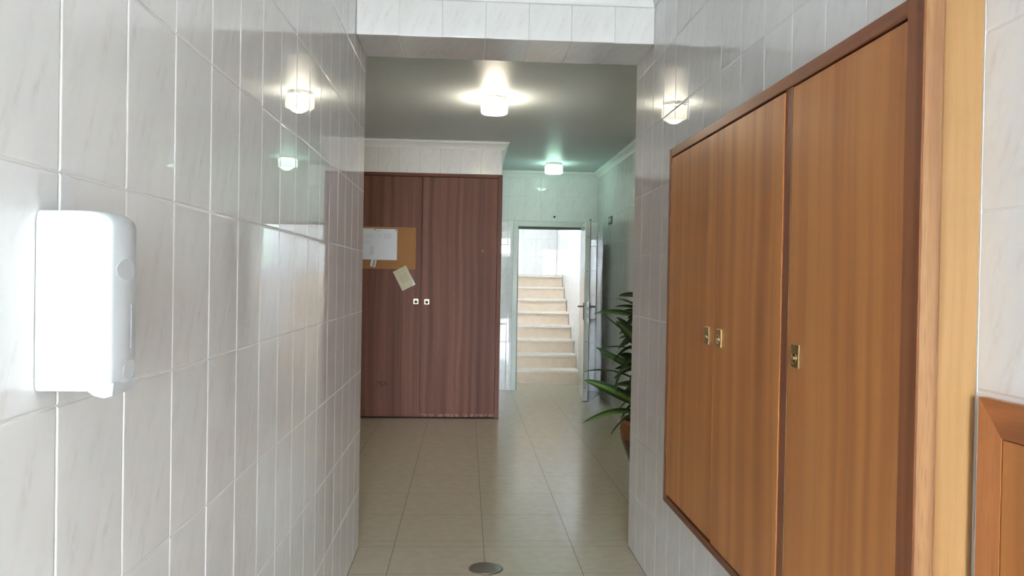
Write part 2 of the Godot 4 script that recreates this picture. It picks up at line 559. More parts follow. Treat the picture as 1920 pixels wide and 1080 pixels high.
	var prof2 := prof.map(func(q: Vector2): return Vector2(q.x * 0.8, q.y + 0.02 if q.y < 2.69 else q.y))
	part(t2, "moulding", sweep_plan([Vector2(LX, -3.69), Vector2(RX, -3.69), Vector2(RX, MOUTH), Vector2(LX, MOUTH)].map(flip_plan), prof2, true), M.cornice)

	# floor of large beige tiles
	var fl := structure("floor", "polished beige square floor tiles with thin dark joints", "floor")
	part(fl, "grout_bed", box(Vector3(-1.45, -0.12, -13.5), Vector3(1.85, -0.00012, MOUTH), 0.0), M.floor_grout)
	var pitch := Vector2(0.4572, 0.4602)
	var jt := Vector2(0.113, 4.15)
	part(fl, "grout_bed", box(Vector3(LOBBY0 - 0.15, -0.12, MOUTH), Vector3(LOBBY1 + 0.15, -0.00012, FRONT + 0.12), 0.0), M.floor_grout)
	for r in [Rect2(LOBBY0, -FRONT, LOBBY1 - LOBBY0, FRONT - MOUTH), Rect2(LX, -MOUTH, RX - LX, MOUTH + 4.06), Rect2(-1.22, 4.06, 2.84, 3.74), Rect2(0.342, 7.8, 1.278, 2.0), Rect2(0.575, 9.8, 0.955, 0.15), Rect2(0.45, 9.95, 1.07, 0.55)]:
		tile_field(fl, Vector3.ZERO, Vector3.UP, Vector3(0, 0, -1), r, pitch, jt, M.floor_tiles, 0.0028, 0.0, 0.00012)

func flip_plan(p: Vector2) -> Vector2:
	return p

func build_stairwell() -> void:
	var bed := 0.0016
	# right wall, tiled above the steps
	var sr := structure("wall_stair_right", "bright white tiled wall right of the stairs", "wall")
	part(sr, "grout_bed", box(Vector3(1.52 + bed, 0, -13.5), Vector3(1.7, 4.5, -9.95), 0.0), M.grout)
	var tread0 := 10.43
	var covered := []
	for k in 8:
		covered.append(Rect2(-(tread0 + 0.29 * (k + 1)) if k < 7 else -13.3, 0.0, 0.29 if k < 7 else 0.84, 0.181 * (k + 1)))
	wall_tiles(sr, Vector3(1.52, 0, 0), Vector3(-1, 0, 0), Vector3.UP, Rect2(-13.3, 0, 3.35, 3.3), Vector2(-13.3, 0.04), covered)
	# end wall over the landing
	var se := structure("wall_stair_end", "white tiled wall at the top of the stairs", "wall")
	var eb := new_st()
	add_box(eb, Vector3(0.3, 0, -13.5), Vector3(0.47, 4.5, -13.3 - bed), 0.0)
	add_box(eb, Vector3(0.90, 0, -13.5), Vector3(1.52, 4.5, -13.3 - bed), 0.0)
	add_box(eb, Vector3(0.47, 0, -13.5), Vector3(0.90, 1.55, -13.3 - bed), 0.0)
	add_box(eb, Vector3(0.47, 2.45, -13.5), Vector3(0.90, 4.5, -13.3 - bed), 0.0)
	part(se, "grout_bed", eb.commit(), M.grout_grey)
	wall_tiles(se, Vector3(0, 0, -13.3), Vector3(0, 0, 1), Vector3.UP, Rect2(0.45, 1.448, 1.07, 1.8), Vector2(0.364, 1.458), [Rect2(0.47, 1.55, 0.43, 0.9)])
	var we := structure("window_2", "small landing window with green leaves outside", "window", Vector3(0.685, 1.55, -13.4))
	var wf := new_st()
	for q in [[-0.214, 0.001, 0.214, 0.04], [-0.214, 0.86, 0.214, 0.899], [-0.214, 0.04, -0.175, 0.86], [0.175, 0.04, 0.214, 0.86], [-0.175, 0.43, 0.175, 0.46]]:
		add_box(wf, Vector3(q[0], q[1], -0.03), Vector3(q[2], q[3], 0.03), 0.003)
	part(we, "window_frame", wf.commit(), M.alu)
	part(we, "pane", box(Vector3(-0.175, 0.04, -0.003), Vector3(0.175, 0.43, 0.003), 0.0), M.glass)
	part(we, "pane", box(Vector3(-0.175, 0.46, -0.003), Vector3(0.175, 0.86, 0.003), 0.0), M.glass)
	# left wall with a tall window beside the landing
	var sl := structure("wall_stair_left", "white wall left of the stairs with a tall window", "wall")
	var st := new_st()
	add_box(st, Vector3(0.3, 0, -13.5), Vector3(0.45, 2.6, -9.95), 0.0)
	add_box(st, Vector3(0.3, 3.6, -13.5), Vector3(0.45, 4.5, -9.95), 0.0)
	add_box(st, Vector3(0.3, 2.6, -10.1), Vector3(0.45, 3.6, -9.95), 0.0)
	add_box(st, Vector3(0.3, 2.6, -13.5), Vector3(0.45, 3.6, -10.86), 0.0)
	part(sl, "wall_body", st.commit(), M.tile_plain)
	var sf := structure("wall_stair_front", "white wall of the stairwell above the doorway", "wall")
	part(sf, "wall_body", box(Vector3(0.3, CEIL, -9.95), Vector3(1.7, 4.5, -9.8), 0.0), M.tile_plain)
	var sc := structure("ceiling_stair", "white ceiling of the stairwell", "ceiling")
	part(sc, "slab", box(Vector3(0.3, 4.5, -13.5), Vector3(1.7, 4.65, -9.8), 0.0), M.plaster)
	# window
	var w := structure("window_1", "white framed window lighting the stairs", "window", Vector3(0.375, 2.6, -10.48))
	var fr := new_st()
	for q in [[Vector3(-0.03, 0, -0.38), Vector3(0.03, 0.05, 0.38)], [Vector3(-0.03, 0.95, -0.38), Vector3(0.03, 1.0, 0.38)], [Vector3(-0.03, 0.05, -0.38), Vector3(0.03, 0.95, -0.33)], [Vector3(-0.03, 0.05, 0.33), Vector3(0.03, 0.95, 0.38)], [Vector3(-0.03, 0.05, -0.025), Vector3(0.03, 0.95, 0.025)]]:
		add_box(fr, q[0], q[1], 0.004)
	part(w, "window_frame", fr.commit(), M.alu)
	for s in [-1, 1]:
		part(w, "pane", box(Vector3(-0.003, 0.05, 0.025 if s > 0 else -0.33), Vector3(0.003, 0.95, 0.33 if s > 0 else -0.025), 0.0), M.glass)

	# the steps
	var sg := thing("staircase", "cream stone staircase rising behind the open door", "stairs", Vector3(0.45, 0, -10.43))
	var w1 := 1.07
	for k in 8:
		var z0 := -0.29 * k
		var y1 := 0.181 * (k + 1)
		var z1 := z0 - 0.33 if k < 7 else -2.87
		part(sg, "tread", box(Vector3(0.002, y1 - 0.03, z1), Vector3(w1 - 0.004, y1, z0), 0.004, 0), M.stair_tread)
		part(sg, "riser", box(Vector3(0.002, 0.001 if k == 0 else y1 - 0.211 + 0.03, z0 - 0.34), Vector3(w1 - 0.006, y1 - 0.03, z0 - 0.035), 0.0, 0), M.stair_riser)

func build_entrance() -> void:
	# entrance lobby behind the camera with its glazed street front, through which the daylight comes
	var lb := structure("wall_lobby", "white walls of the entrance lobby", "wall")
	var ws := new_st()
	add_box(ws, Vector3(LOBBY0 - 0.15, 0, MOUTH), Vector3(LOBBY0, CEIL, FRONT + 0.12), 0.0)
	add_box(ws, Vector3(LOBBY1, 0, MOUTH), Vector3(LOBBY1 + 0.15, CEIL, FRONT + 0.12), 0.0)
	part(lb, "wall_body", ws.commit(), M.tile_plain)
	var d := structure("door_2", "glazed entrance door with white frame", "door", Vector3((LOBBY0 + LOBBY1) * 0.5, 0, FRONT + 0.05))
	var st := new_st()
	var x1 := (LOBBY1 - LOBBY0) * 0.5 - 0.002
	var x0 := -x1
	var bars := [x0, 0.1, x1 - 0.06]
	for x in bars:
		add_box(st, Vector3(x, 0.001, -0.03), Vector3(x + 0.06, CEIL - 0.002, 0.03), 0.004)
	for k in 2:
		for y in [0.001, 2.12, CEIL - 0.062]:
			add_box(st, Vector3(bars[k] + 0.06, y, -0.03), Vector3(bars[k + 1], y + 0.06, 0.03), 0.004)
		part(d, "pane", box(Vector3(bars[k] + 0.06, 0.061, -0.004), Vector3(bars[k + 1], 2.12, 0.004), 0.0), M.glass)
		part(d, "pane", box(Vector3(bars[k] + 0.06, 2.18, -0.004), Vector3(bars[k + 1], CEIL - 0.062, 0.004), 0.0), M.glass)
	part(d, "door_frame", st.commit(), M.alu)
	var g := structure("ground", "pale paving outside the entrance", "ground")
	part(g, "slab", box(Vector3(-30, -0.3, -40), Vector3(30, -0.13, 30), 0.0), M.paving)
	plant_tree("green leafy tree outside the side window of the stairs", Vector3(-2.2, -0.13, -11.6))
	plant_tree("green leafy tree outside the landing window", Vector3(0.6, -0.13, -14.5))

func plant_tree(label: String, at: Vector3) -> void:
	var t := thing("tree", label, "tree", at)
	part(t, "trunk", lathe([Vector2(0.13, 0), Vector2(0.1, 0.6), Vector2(0.08, 1.6), Vector2(0.05, 2.6), Vector2(0.0, 3.2)], 12), M.bark)
	var lm := new_st()
	face(lm, [Vector3(0, 0, 0), Vector3(0.03, 0.0, 0.05), Vector3(0, 0.01, 0.12), Vector3(-0.03, 0, 0.05)], [Vector2.ZERO, Vector2.ZERO, Vector2.ZERO, Vector2.ZERO], Vector3.UP)
	var mm := MultiMesh.new()
	mm.transform_format = MultiMesh.TRANSFORM_3D
	mm.mesh = lm.commit()
	mm.instance_count = 2600
	for k in 2600:
		var dir := Vector3(rng.randfn(), rng.randfn(), rng.randfn()).normalized()
		var p := Vector3(0, 2.3, 0) + dir * Vector3(0.75, 0.95, 0.9) * pow(rng.randf(), 0.4)
		mm.set_instance_transform(k, Transform3D(Basis.from_euler(Vector3(rng.randf() * TAU, rng.randf() * TAU, rng.randf() * TAU)).scaled(Vector3.ONE * rng.randf_range(0.9, 1.6)), p))
	var mi := MultiMeshInstance3D.new()
	mi.name = "foliage"
	mi.multimesh = mm
	mi.material_override = M.tree_leaf
	mi.set_meta("kind", "stuff")
	t.add_child(mi)

func build_far_door() -> void:
	var d := structure("door_1", "pale grey metal door standing open at the stairs", "door", Vector3(0, 0, -9.8))
	# frame: outer 0.572 .. 1.534, opening 0.632 .. 1.462
	part(d, "jamb", box(Vector3(0.574, 0.001, -0.15), Vector3(0.632, 2.098, 0.012), 0.003), M.alu)
	part(d, "jamb", box(Vector3(1.462, 0.001, -0.15), Vector3(1.532, 2.098, 0.012), 0.003), M.alu)
	part(d, "head", box(Vector3(0.632, 2.03, -0.15), Vector3(1.462, 2.098, 0.012), 0.003), M.alu)
	part(d, "rebate", box(Vector3(0.632, 2.006, -0.15), Vector3(1.462, 2.03, -0.03), 0.002), M.alu_dark)
	part(d, "rebate", box(Vector3(0.632, 0.001, -0.15), Vector3(0.643, 2.006, -0.03), 0.002), M.alu_dark)
	# leaf hangs on the right jamb and stands open towards the corridor; local x runs from hinge to lock edge
	var leaf := Node3D.new()
	leaf.name = "leaf"
	d.add_child(leaf, true)
	leaf.position = Vector3(1.466, 0, 0.012)
	leaf.rotation.y = -deg_to_rad(90.0 + 4.6)
	var L := 0.85
	# local x runs from hinge to lock edge, local z towards the doorway side
	part(leaf, "panel", box(Vector3(0.0, 0.008, 0.0), Vector3(L, 2.052, 0.056), 0.002), M.door_leaf)
	part(leaf, "edge_strip", box(Vector3(L, 0.01, 0.004), Vector3(L + 0.0025, 2.05, 0.053), 0.0005), M.alu)
	part(leaf, "overlap_lip", box(Vector3(0.0, 0.012, -0.006), Vector3(L + 0.004, 2.075, -0.0005), 0.001), M.alu_dark)
	part(leaf, "lock_plate", box(Vector3(L + 0.0026, 0.90, 0.005), Vector3(L + 0.004, 1.135, 0.024), 0.0006), M.lock_steel)
	part(leaf, "latch", box(Vector3(L + 0.004, 1.04, 0.009), Vector3(L + 0.009, 1.075, 0.020), 0.001), M.alu_dark)
	part(leaf, "latch", box(Vector3(L + 0.004, 0.955, 0.009), Vector3(L + 0.006, 1.0, 0.020), 0.001), M.alu_dark)
	for y in [0.155, 0.68, 1.48, 1.87]:
		part(leaf, "screw", lathe([Vector2(0.006, 0), Vector2(0.005, 0.002), Vector2(0.0, 0.002)], 10), M.alu_dark, Vector3(L + 0.0025, y, 0.028), Vector3(0, 0, -PI / 2))
	for s in [0, 1]:
		var z := 0.056 if s == 1 else -0.006
		var out := 1.0 if s == 1 else -1.0
		var plate := part(leaf, "handle_plate", box(Vector3(L - 0.055, 0.93, minf(z, z + out * 0.009)), Vector3(L - 0.018, 1.12, maxf(z, z + out * 0.009)), 0.003), M.black)
		var stm := new_st()
		add_box(stm, Vector3(L - 0.046, 1.07, minf(z, z + out * 0.055)), Vector3(L - 0.028, 1.088, maxf(z, z + out * 0.055)), 0.004)
		add_box(stm, Vector3(L - 0.15, 1.068, minf(z + out * 0.05, z + out * 0.068)), Vector3(L - 0.026, 1.09, maxf(z + out * 0.05, z + out * 0.068)), 0.005)
		part(plate, "lever", stm.commit(), M.black)

# ---------------------------------------------------------------- things
func ring_pull(parent: Node3D, at: Vector3, turn: float, plate_m: Material, ring_m: Material, w: float, h: float, deep: Material) -> void:
	# plate in the local xy plane, facing +z
	var p := part(parent, "ring_pull", box(Vector3(-w / 2, -h / 2, 0), Vector3(w / 2, h / 2, 0.004), 0.001), plate_m, at, Vector3(0, turn, 0))
	var r := w * 0.36
	part(p, "recess", lathe([Vector2(r, 0.0), Vector2(r, 0.0012), Vector2(0.0, 0.0012)], 24), deep, Vector3(0, -h * 0.08, 0.0035), Vector3(PI / 2, 0, 0))
	var tor := TorusMesh.new()
	tor.inner_radius = r * 0.74
	tor.outer_radius = r * 1.02
	tor.rings = 24
	tor.ring_segments = 8
	part(p, "ring", tor, ring_m, Vector3(0, -h * 0.08, 0.0055), Vector3(PI / 2, 0, 0))
	part(p, "boss", lathe([Vector2(r * 0.42, 0.0), Vector2(r * 0.40, 0.003), Vector2(r * 0.22, 0.005), Vector2(0.0, 0.0056)], 20), ring_m, Vector3(0, -h * 0.08, 0.0045), Vector3(PI / 2, 0, 0))
	for s in [-1, 1]:
		part(p, "screw", lathe([Vector2(w * 0.06, 0), Vector2(w * 0.05, 0.001), Vector2(0, 0.001)], 8), deep, Vector3(s * w * 0.38, h * 0.40, 0.004), Vector3(PI / 2, 0, 0))

func build_wall_cabinet() -> void:
	# local x: depth into the corridor is -x; base point on the right wall under the near end
	var t := thing("wall_cabinet", "long orange brown wooden wall cabinet with three flush doors", "cabinet", Vector3(RX, 0.547, -1.292))
	var fx := 0.758 - RX          # face of the frame
	var z1 := -(2.962 - 1.292)
	var H := 1.872 - 0.547
	var zn := -0.0                # near end
	part(t, "side_panel", box(Vector3(fx + 0.036, 0.0, -0.022), Vector3(0.004, H - 0.01, 0.0), 0.0015, 1, Vector2(0.1, 0.0)), M.pale_wood)
	part(t, "side_panel", box(Vector3(fx + 0.036, 0.0, z1), Vector3(0.004, H - 0.01, z1 + 0.022), 0.0015), M.pale_wood)
	part(t, "top_panel", box(Vector3(fx + 0.036, H - 0.034, z1 + 0.022), Vector3(0.004, H - 0.012, -0.022), 0.001, 2), M.frame_wood)
	part(t, "bottom_panel", box(Vector3(fx + 0.036, 0.002, z1 + 0.022), Vector3(0.004, 0.024, -0.022), 0.001, 2), M.frame_wood)
	part(t, "back_panel", box(Vector3(-0.004, 0.024, z1 + 0.022), Vector3(0.004, H - 0.034, -0.022), 0.0), M.frame_wood)
	# frame
	var stile := part(t, "frame_stile", box(Vector3(fx + 0.003, 0.0, -0.052), Vector3(fx + 0.0355, H, 0.0), 0.001, 1, Vector2(0.25, 0.0)), M.stile_wood)
	part(stile, "face_veneer", box(Vector3(fx, 0.0, -0.052), Vector3(fx + 0.0028, H, -0.0005), 0.0008, 1), M.frame_wood)
	part(t, "frame_stile", box(Vector3(fx, 0.0, z1), Vector3(fx + 0.0355, H, z1 + 0.03), 0.002), M.frame_wood)
	part(t, "frame_rail", box(Vector3(fx, H - 0.032, z1 + 0.03), Vector3(fx + 0.0355, H, -0.052), 0.002, 2, Vector2(0, 1.7)), M.frame_wood)
	part(t, "frame_rail", box(Vector3(fx, 0.0, z1 + 0.03), Vector3(fx + 0.0355, 0.024, -0.052), 0.002, 2, Vector2(0, 1.7)), M.frame_wood)
	var zp0 := -(1.879 - 1.292)
	var zp1 := -(1.838 - 1.292)
	part(t, "post", box(Vector3(fx + 0.0045, 0.024, zp0), Vector3(fx + 0.0355, H - 0.032, zp1), 0.001), M.post_wood)
	part(t, "edge_bead", box(Vector3(fx + 0.002, 0.024, zp1), Vector3(fx + 0.03, H - 0.036, zp1 + 0.004), 0.001), M.pale_wood)
	var doors := [
		[-(2.930 - 1.292), -(2.390 - 1.292), 0.034, M.door_a, 1.65, -(2.4555 - 1.292)],
		[-(2.388 - 1.292), zp0 - 0.002, 0.0275, M.door_b, 1.10, -(2.335 - 1.292)],
		[zp1 + 0.0075, -0.0545, 0.0275, M.door_c, 0.545, -(1.783 - 1.292)]]
	for k in 3:
		var d: Array = doors[k]
		var o := part(t, "door", box(Vector3(fx + 0.002, d[2], d[0]), Vector3(fx + 0.022, H - 0.037, d[1]), 0.0012, 1, Vector2(d[4], 0)), d[3])
		ring_pull(o, Vector3(fx + 0.002, 1.208 - 0.547, d[5]), -PI / 2, M.brass, M.brass, 0.040, 0.054, M.brass_dark)
	part(t, "sealant", box(Vector3(-0.001, 0.0, 0.0), Vector3(0.002, H - 0.02, 0.004), 0.0), M.silicone)

	# the second cabinet, set low in the wall next to it
	var s := thing("recessed_cabinet", "framed wooden cabinet door set low in the tiles at the right edge", "cabinet", Vector3(RX, 0.42, -1.263))
	var h2 := 1.193 - 0.42
	var wd := 0.72
	var fw := 0.058
	for q in [[0, 0.0, fw], [1, wd - fw, wd]]:
		var st := new_st()
		var za: float = q[1]
		var zb: float = q[2]
		# mitred ends
		var outer_z := za if q[0] == 0 else zb
		var inner_z := zb if q[0] == 0 else za
		mitre_piece(st, [Vector2(outer_z, 0), Vector2(outer_z, h2), Vector2(inner_z, h2 - fw), Vector2(inner_z, fw)], 1)
		part(s, "frame_stile", st.commit(), M.frame_orange)
	for q in [0, 1]:
		var st := new_st()
		var yo := h2 if q == 0 else 0.0
		var yi := h2 - fw if q == 0 else fw
		mitre_piece(st, [Vector2(0, yo), Vector2(wd, yo), Vector2(wd - fw, yi), Vector2(fw, yi)], 0)
		part(s, "frame_rail", st.commit(), M.frame_orange)
	var dr := part(s, "door", box(Vector3(-0.0138, fw + 0.002, fw + 0.002), Vector3(0.004, h2 - fw - 0.002, wd - fw - 0.002), 0.0015, 1, Vector2(0.2, 0.1)), M.door_c)
	ring_pull(dr, Vector3(-0.0138, h2 * 0.5, wd - 0.12), -PI / 2, M.brass, M.brass, 0.040, 0.054, M.brass_dark)

func mitre_piece(st: SurfaceTool, q: Array, grain: int) -> void:
	# q are (z, y) corners on the wall; the piece stands 14 mm proud of it
	var front := []
	var uv := []
	for p: Vector2 in q:
		front.append(Vector3(-0.014, p.y, p.x))
		uv.append(Vector2(p.x, p.y) if grain == 1 else Vector2(p.y, p.x))
	face(st, front, uv, Vector3(-1, 0, 0))
	var mid := Vector2.ZERO
	for p: Vector2 in q:
		mid += p / 4.0
	for k in 4:
		var a: Vector2 = q[k]
		var b: Vector2 = q[(k + 1) % 4]
		var d := (b - a).normalized()
		var n := Vector2(d.y, -d.x)
		if n.dot((a + b) * 0.5 - mid) < 0:
			n = -n
		var pts := [Vector3(-0.014, a.y, a.x), Vector3(-0.014, b.y, b.x), Vector3(0.004, b.y, b.x), Vector3(0.004, a.y, a.x)]
		face(st, pts, [a, b, b + Vector2(0.02, 0), a + Vector2(0.02, 0)], Vector3(0, n.y, n.x))

func build_wardrobe() -> void:
	var t := thing("wardrobe", "tall reddish brown built in wardrobe with two plain doors", "wardrobe", Vector3(0, 0, -7.8))
	var xr := 0.342
	var top := 2.395
	part(t, "frame_stile", box(Vector3(xr - 0.043, 0.002, -0.06), Vector3(xr, top, 0.0), 0.003, 1, Vector2(0.3, 0)), M.wardrobe_a)
	part(t, "frame_stile", box(Vector3(-1.219, 0.002, -0.06), Vector3(-1.175, top, 0.0), 0.003), M.wardrobe_a)
	part(t, "frame_rail", box(Vector3(-1.175, top - 0.032, -0.06), Vector3(xr - 0.043, top, 0.0), 0.003, 0, Vector2(0, 1.2)), M.wardrobe_b)
	part(t, "carcass", box(Vector3(-1.21, 0.004, -0.62), Vector3(0.262, top - 0.01, -0.061), 0.0), M.wardrobe_a)
	var left := part(t, "door", box(Vector3(-1.173, 0.012, -0.025), Vector3(-0.4405, top - 0.036, -0.003), 0.002, 1, Vector2(1.175, 0)), M.wardrobe_a)
	var right := part(t, "door", box(Vector3(-0.4315, 0.012, -0.022), Vector3(xr - 0.046, top - 0.036, 0.0), 0.002, 1, Vector2(0.44, 0)), M.wardrobe_b)
	ring_pull(left, Vector3(-0.485, 1.142, -0.003), 0.0, M.ivory_brass, M.brass_dark, 0.046, 0.05, M.dark_hole)
	ring_pull(right, Vector3(-0.379, 1.140, 0.0), 0.0, M.ivory_brass, M.brass_dark, 0.046, 0.05, M.dark_hole)

	var zf := -7.8 - 0.003
	var cb := thing("cork_board", "brown cork board on the left wardrobe door", "cork board", Vector3(-0.794, 1.456, zf))
	part(cb, "cork", box(Vector3(-0.294, 0.006, 0.0), Vector3(0.294, 0.400, 0.006), 0.001), M.cork)
	for q in [[-0.3, 0.0, 0.3, 0.006], [-0.3, 0.4, 0.3, 0.406], [-0.3, 0.006, -0.294, 0.4], [0.294, 0.006, 0.3, 0.4]]:
		part(cb, "edge_strip", box(Vector3(q[0], q[1], 0.0), Vector3(q[2], q[3], 0.007), 0.001), M.cork_edge)
	var sheets := [["paper_sheet", "white printed sheet pinned right of another on the cork board", -0.676, 1.541, 0.212, 0.302, 1],
		["paper_sheet", "white printed sheet partly hidden by the tiled corridor wall", -0.886, 1.543, 0.21, 0.302, 2]]
	for s in sheets:
		var o := thing(s[0], s[1], "paper", Vector3(s[2], s[3], zf + (0.0066 if s[6] == 1 else 0.0074)))
		var wd: float = s[4]
		var hh: float = s[5]
		part(o, "sheet", sheet_mesh(wd, hh), M.get("print_%d" % s[6]))
		var xs := [0.012] if s[6] == 1 else [0.004]
		for x in xs:
			part(o, "pin", lathe([Vector2(0.006, 0), Vector2(0.006, 0.003), Vector2(0.003, 0.006), Vector2(0, 0.0065)], 12), M.black, Vector3(-x, hh - 0.012, 0.0006), Vector3(PI / 2, 0, 0))
	var tg := thing("paper_slip", "small white slip hanging below the sheets on the cork board", "paper", Vector3(-0.908, 1.475, zf + 0.0088))
	tg.rotation.z = deg_to_rad(-10)
	part(tg, "sheet", sheet_mesh(0.052, 0.085, 0.026), M.print_3)
	var nt := thing("notice_card", "tilted cream notice card overlapping the cork board corner", "notice", Vector3(-0.617, 1.242, zf + 0.0080))
	nt.rotation.z = deg_to_rad(27.5)
	nt.rotation.x = 0.0
	part(nt, "card", sheet_mesh(0.142, 0.208, -0.0), M.print_4)
	var tc := new_st()
	face(tc, [Vector3(0.1425, -0.001, 0.0042), Vector3(0.1425, 0.075, 0.0026), Vector3(0.128, 0.032, 0.0036), Vector3(0.108, -0.001, 0.0042)], [Vector2.ZERO, Vector2.ZERO, Vector2.ZERO, Vector2.ZERO], Vector3(0, 0, 1))
	part(nt, "torn_corner", tc.commit(), M.paper)

func sheet_mesh(w: float, h: float, shift := 0.0) -> ArrayMesh:
	# spans x from -w to 0 (or 0 to w for shift = 0 cards), slightly curled away from what it hangs on
	var st := new_st()
	var x0 := -w
	if w < 0.15:
		x0 = -shift
	var n := 6
	for k in n:
		var y0 := h * k / n
		var y1 := h * (k + 1) / n
		var z0 := 0.0007 + 0.0022 * pow(1.0 - float(k) / n, 3.0)
		var z1 := 0.0007 + 0.0022 * pow(1.0 - float(k + 1) / n, 3.0)
		face(st, [Vector3(x0, y0, z0), Vector3(x0 + w, y0, z0), Vector3(x0 + w, y1, z1), Vector3(x0, y1, z1)], [Vector2(0, 1 - y0 / h), Vector2(1, 1 - y0 / h), Vector2(1, 1 - y1 / h), Vector2(0, 1 - y1 / h)], Vector3(0, 0, 1))
		face(st, [Vector3(x0, y0, z0 - 0.0005), Vector3(x0 + w, y0, z0 - 0.0005), Vector3(x0 + w, y1, z1 - 0.0005), Vector3(x0, y1, z1 - 0.0005)], [Vector2.ZERO, Vector2.ZERO, Vector2.ZERO, Vector2.ZERO], Vector3(0, 0, -1))
	return st.commit()

func print_texture(w: int, h: int, base: Color, ink: Color, blocks: Array) -> ImageTexture:
	# blocks = [x, y, width, height, line pitch, strength]: rows of print too small to read
	var im := Image.create(w, h, false, Image.FORMAT_RGB8)
	im.fill(base)
	for b in blocks:
		var y: int = b[1]
		while y < b[1] + b[3]:
			var x: int = b[0]
			while x < b[0] + b[2]:
				var l := rng.randi_range(3, 12)
				im.fill_rect(Rect2i(x, y, mini(l, b[0] + b[2] - x), 2), base.lerp(ink, b[5]))
				x += l + 2
			y += b[4]
	im.generate_mipmaps()
	return ImageTexture.create_from_image(im)

func build_dispenser() -> void:
	var t := thing("soap_dispenser", "white plastic soap dispenser on the left tile wall", "dispenser", Vector3(LX, 1.226, -1.041))
	# plan of the body (x out of the wall, z along it), carried up through slices
	var st := new_st()
	var H := 0.222
	var slices := []
	for k in 7:
		var a := PI / 2 * k / 6.0
		slices.append([0.012 * (1 - sin(a)), 0.012 * (1 - cos(a))])
	slices.append([0.0, 0.07])
	slices.append([0.0, 0.15])
	for k in 9:
		var a := PI / 2 * k / 8.0
		slices.append([0.020 * (1 - cos(a)), H - 0.020 + 0.020 * sin(a)])
	var rings := []
	for s in slices:
		rings.append(disp_ring(s[0], s[1]))
	var nr: int = rings[0].size()
	for i in rings.size() - 1:
		for k in nr - 1:
			var q := [[i, k], [i + 1, k], [i + 1, k + 1], [i, k], [i + 1, k + 1], [i, k + 1]]
			for e in q:
				st.set_smooth_group(1)
				st.set_uv(Vector2.ZERO)
				st.add_vertex(rings[e[0]][e[1]])
	for cap in [0, rings.size() - 1]:
		var mid := Vector3(0.03, rings[cap][0].y, 0)
		for k in nr - 1:
			st.set_smooth_group(1)
			var o := [mid, rings[cap][k], rings[cap][k + 1]] if cap == 0 else [mid, rings[cap][k + 1], rings[cap][k]]
			for v in o:
				st.set_uv(Vector2.ZERO)
				st.add_vertex(v)
	st.index()
	st.generate_normals()
	part(t, "body", st.commit(), M.white_plastic)
	part(t, "back_plate", box(Vector3(0.0005, 0.003, -0.043), Vector3(0.006, H - 0.003, 0.043), 0.001), M.grey_plastic)
	# spout lip under the front
	var lip := new_st()
	var prof := [Vector2(0.052, 0.004), Vector2(0.066, -0.006), Vector2(0.078, -0.009), Vector2(0.088, -0.006), Vector2(0.0895, 0.01)]
	for k in prof.size() - 1:
		var a: Vector2 = prof[k]
		var b: Vector2 = prof[k + 1]
		var d := b - a
		face(lip, [Vector3(a.x, a.y, -0.034), Vector3(b.x, b.y, -0.034), Vector3(b.x, b.y, 0.034), Vector3(a.x, a.y, 0.034)], [Vector2.ZERO, Vector2.ZERO, Vector2.ZERO, Vector2.ZERO], Vector3(d.y, -d.x, 0).normalized())
	for z in [-0.034, 0.034]:
		var pts := []
		var uv := []
		for p: Vector2 in prof:
			pts.append(Vector3(p.x, p.y, z))
			uv.append(Vector2.ZERO)
		face(lip, pts, uv, Vector3(0, 0, signf(z)))
	part(t, "push_lever", lip.commit(), M.white_plastic)
	# oval lock cover, level slot and thumb hollow on the front
	oval(t, "lock_cover", 0.150, 0.0, 0.0275, 0.0137, 0.0012, M.white_plastic, M.seam)
	oval(t, "thumb_rest", 0.022, -0.012, 0.021, 0.0125, 0.0010, M.white_plastic, M.seam)
	part(t, "level_slot", box(Vector3(front_x(-0.0155) - 0.002, 0.050, -0.0175), Vector3(front_x(-0.0155) + 0.0006, 0.106, -0.0135), 0.0005), M.slot)

func front_x(z: float) -> float:
	return 0.0905 - 0.006 * pow(absf(z) / 0.045, 2.0)

func disp_ring(inset: float, y: float) -> Array:
	var out := []
	var hw := 0.0455 - inset * 0.5
	var r := 0.016
	out.append(Vector3(0.001, y, hw))
	out.append(Vector3(0.03, y, hw))
	out.append(Vector3(0.06, y, hw))
	for k in 9:
		var a := PI / 2 * k / 8.0
		var z := hw - r + r * cos(a)
		out.append(Vector3(front_x(hw - r) - r - inset + r * sin(a), y, z))
	for k in range(1, 12):
		var z := lerpf(hw - r, -(hw - r), k / 12.0)
		out.append(Vector3(front_x(z) - inset, y, z))
	for k in 9:
		var a := PI / 2 * (1.0 - k / 8.0)
		out.append(Vector3(front_x(hw - r) - r - inset + r * sin(a), y, -(hw - r) - r * cos(a)))
	out.append(Vector3(0.06, y, -hw))
	out.append(Vector3(0.001, y, -hw))
	return out

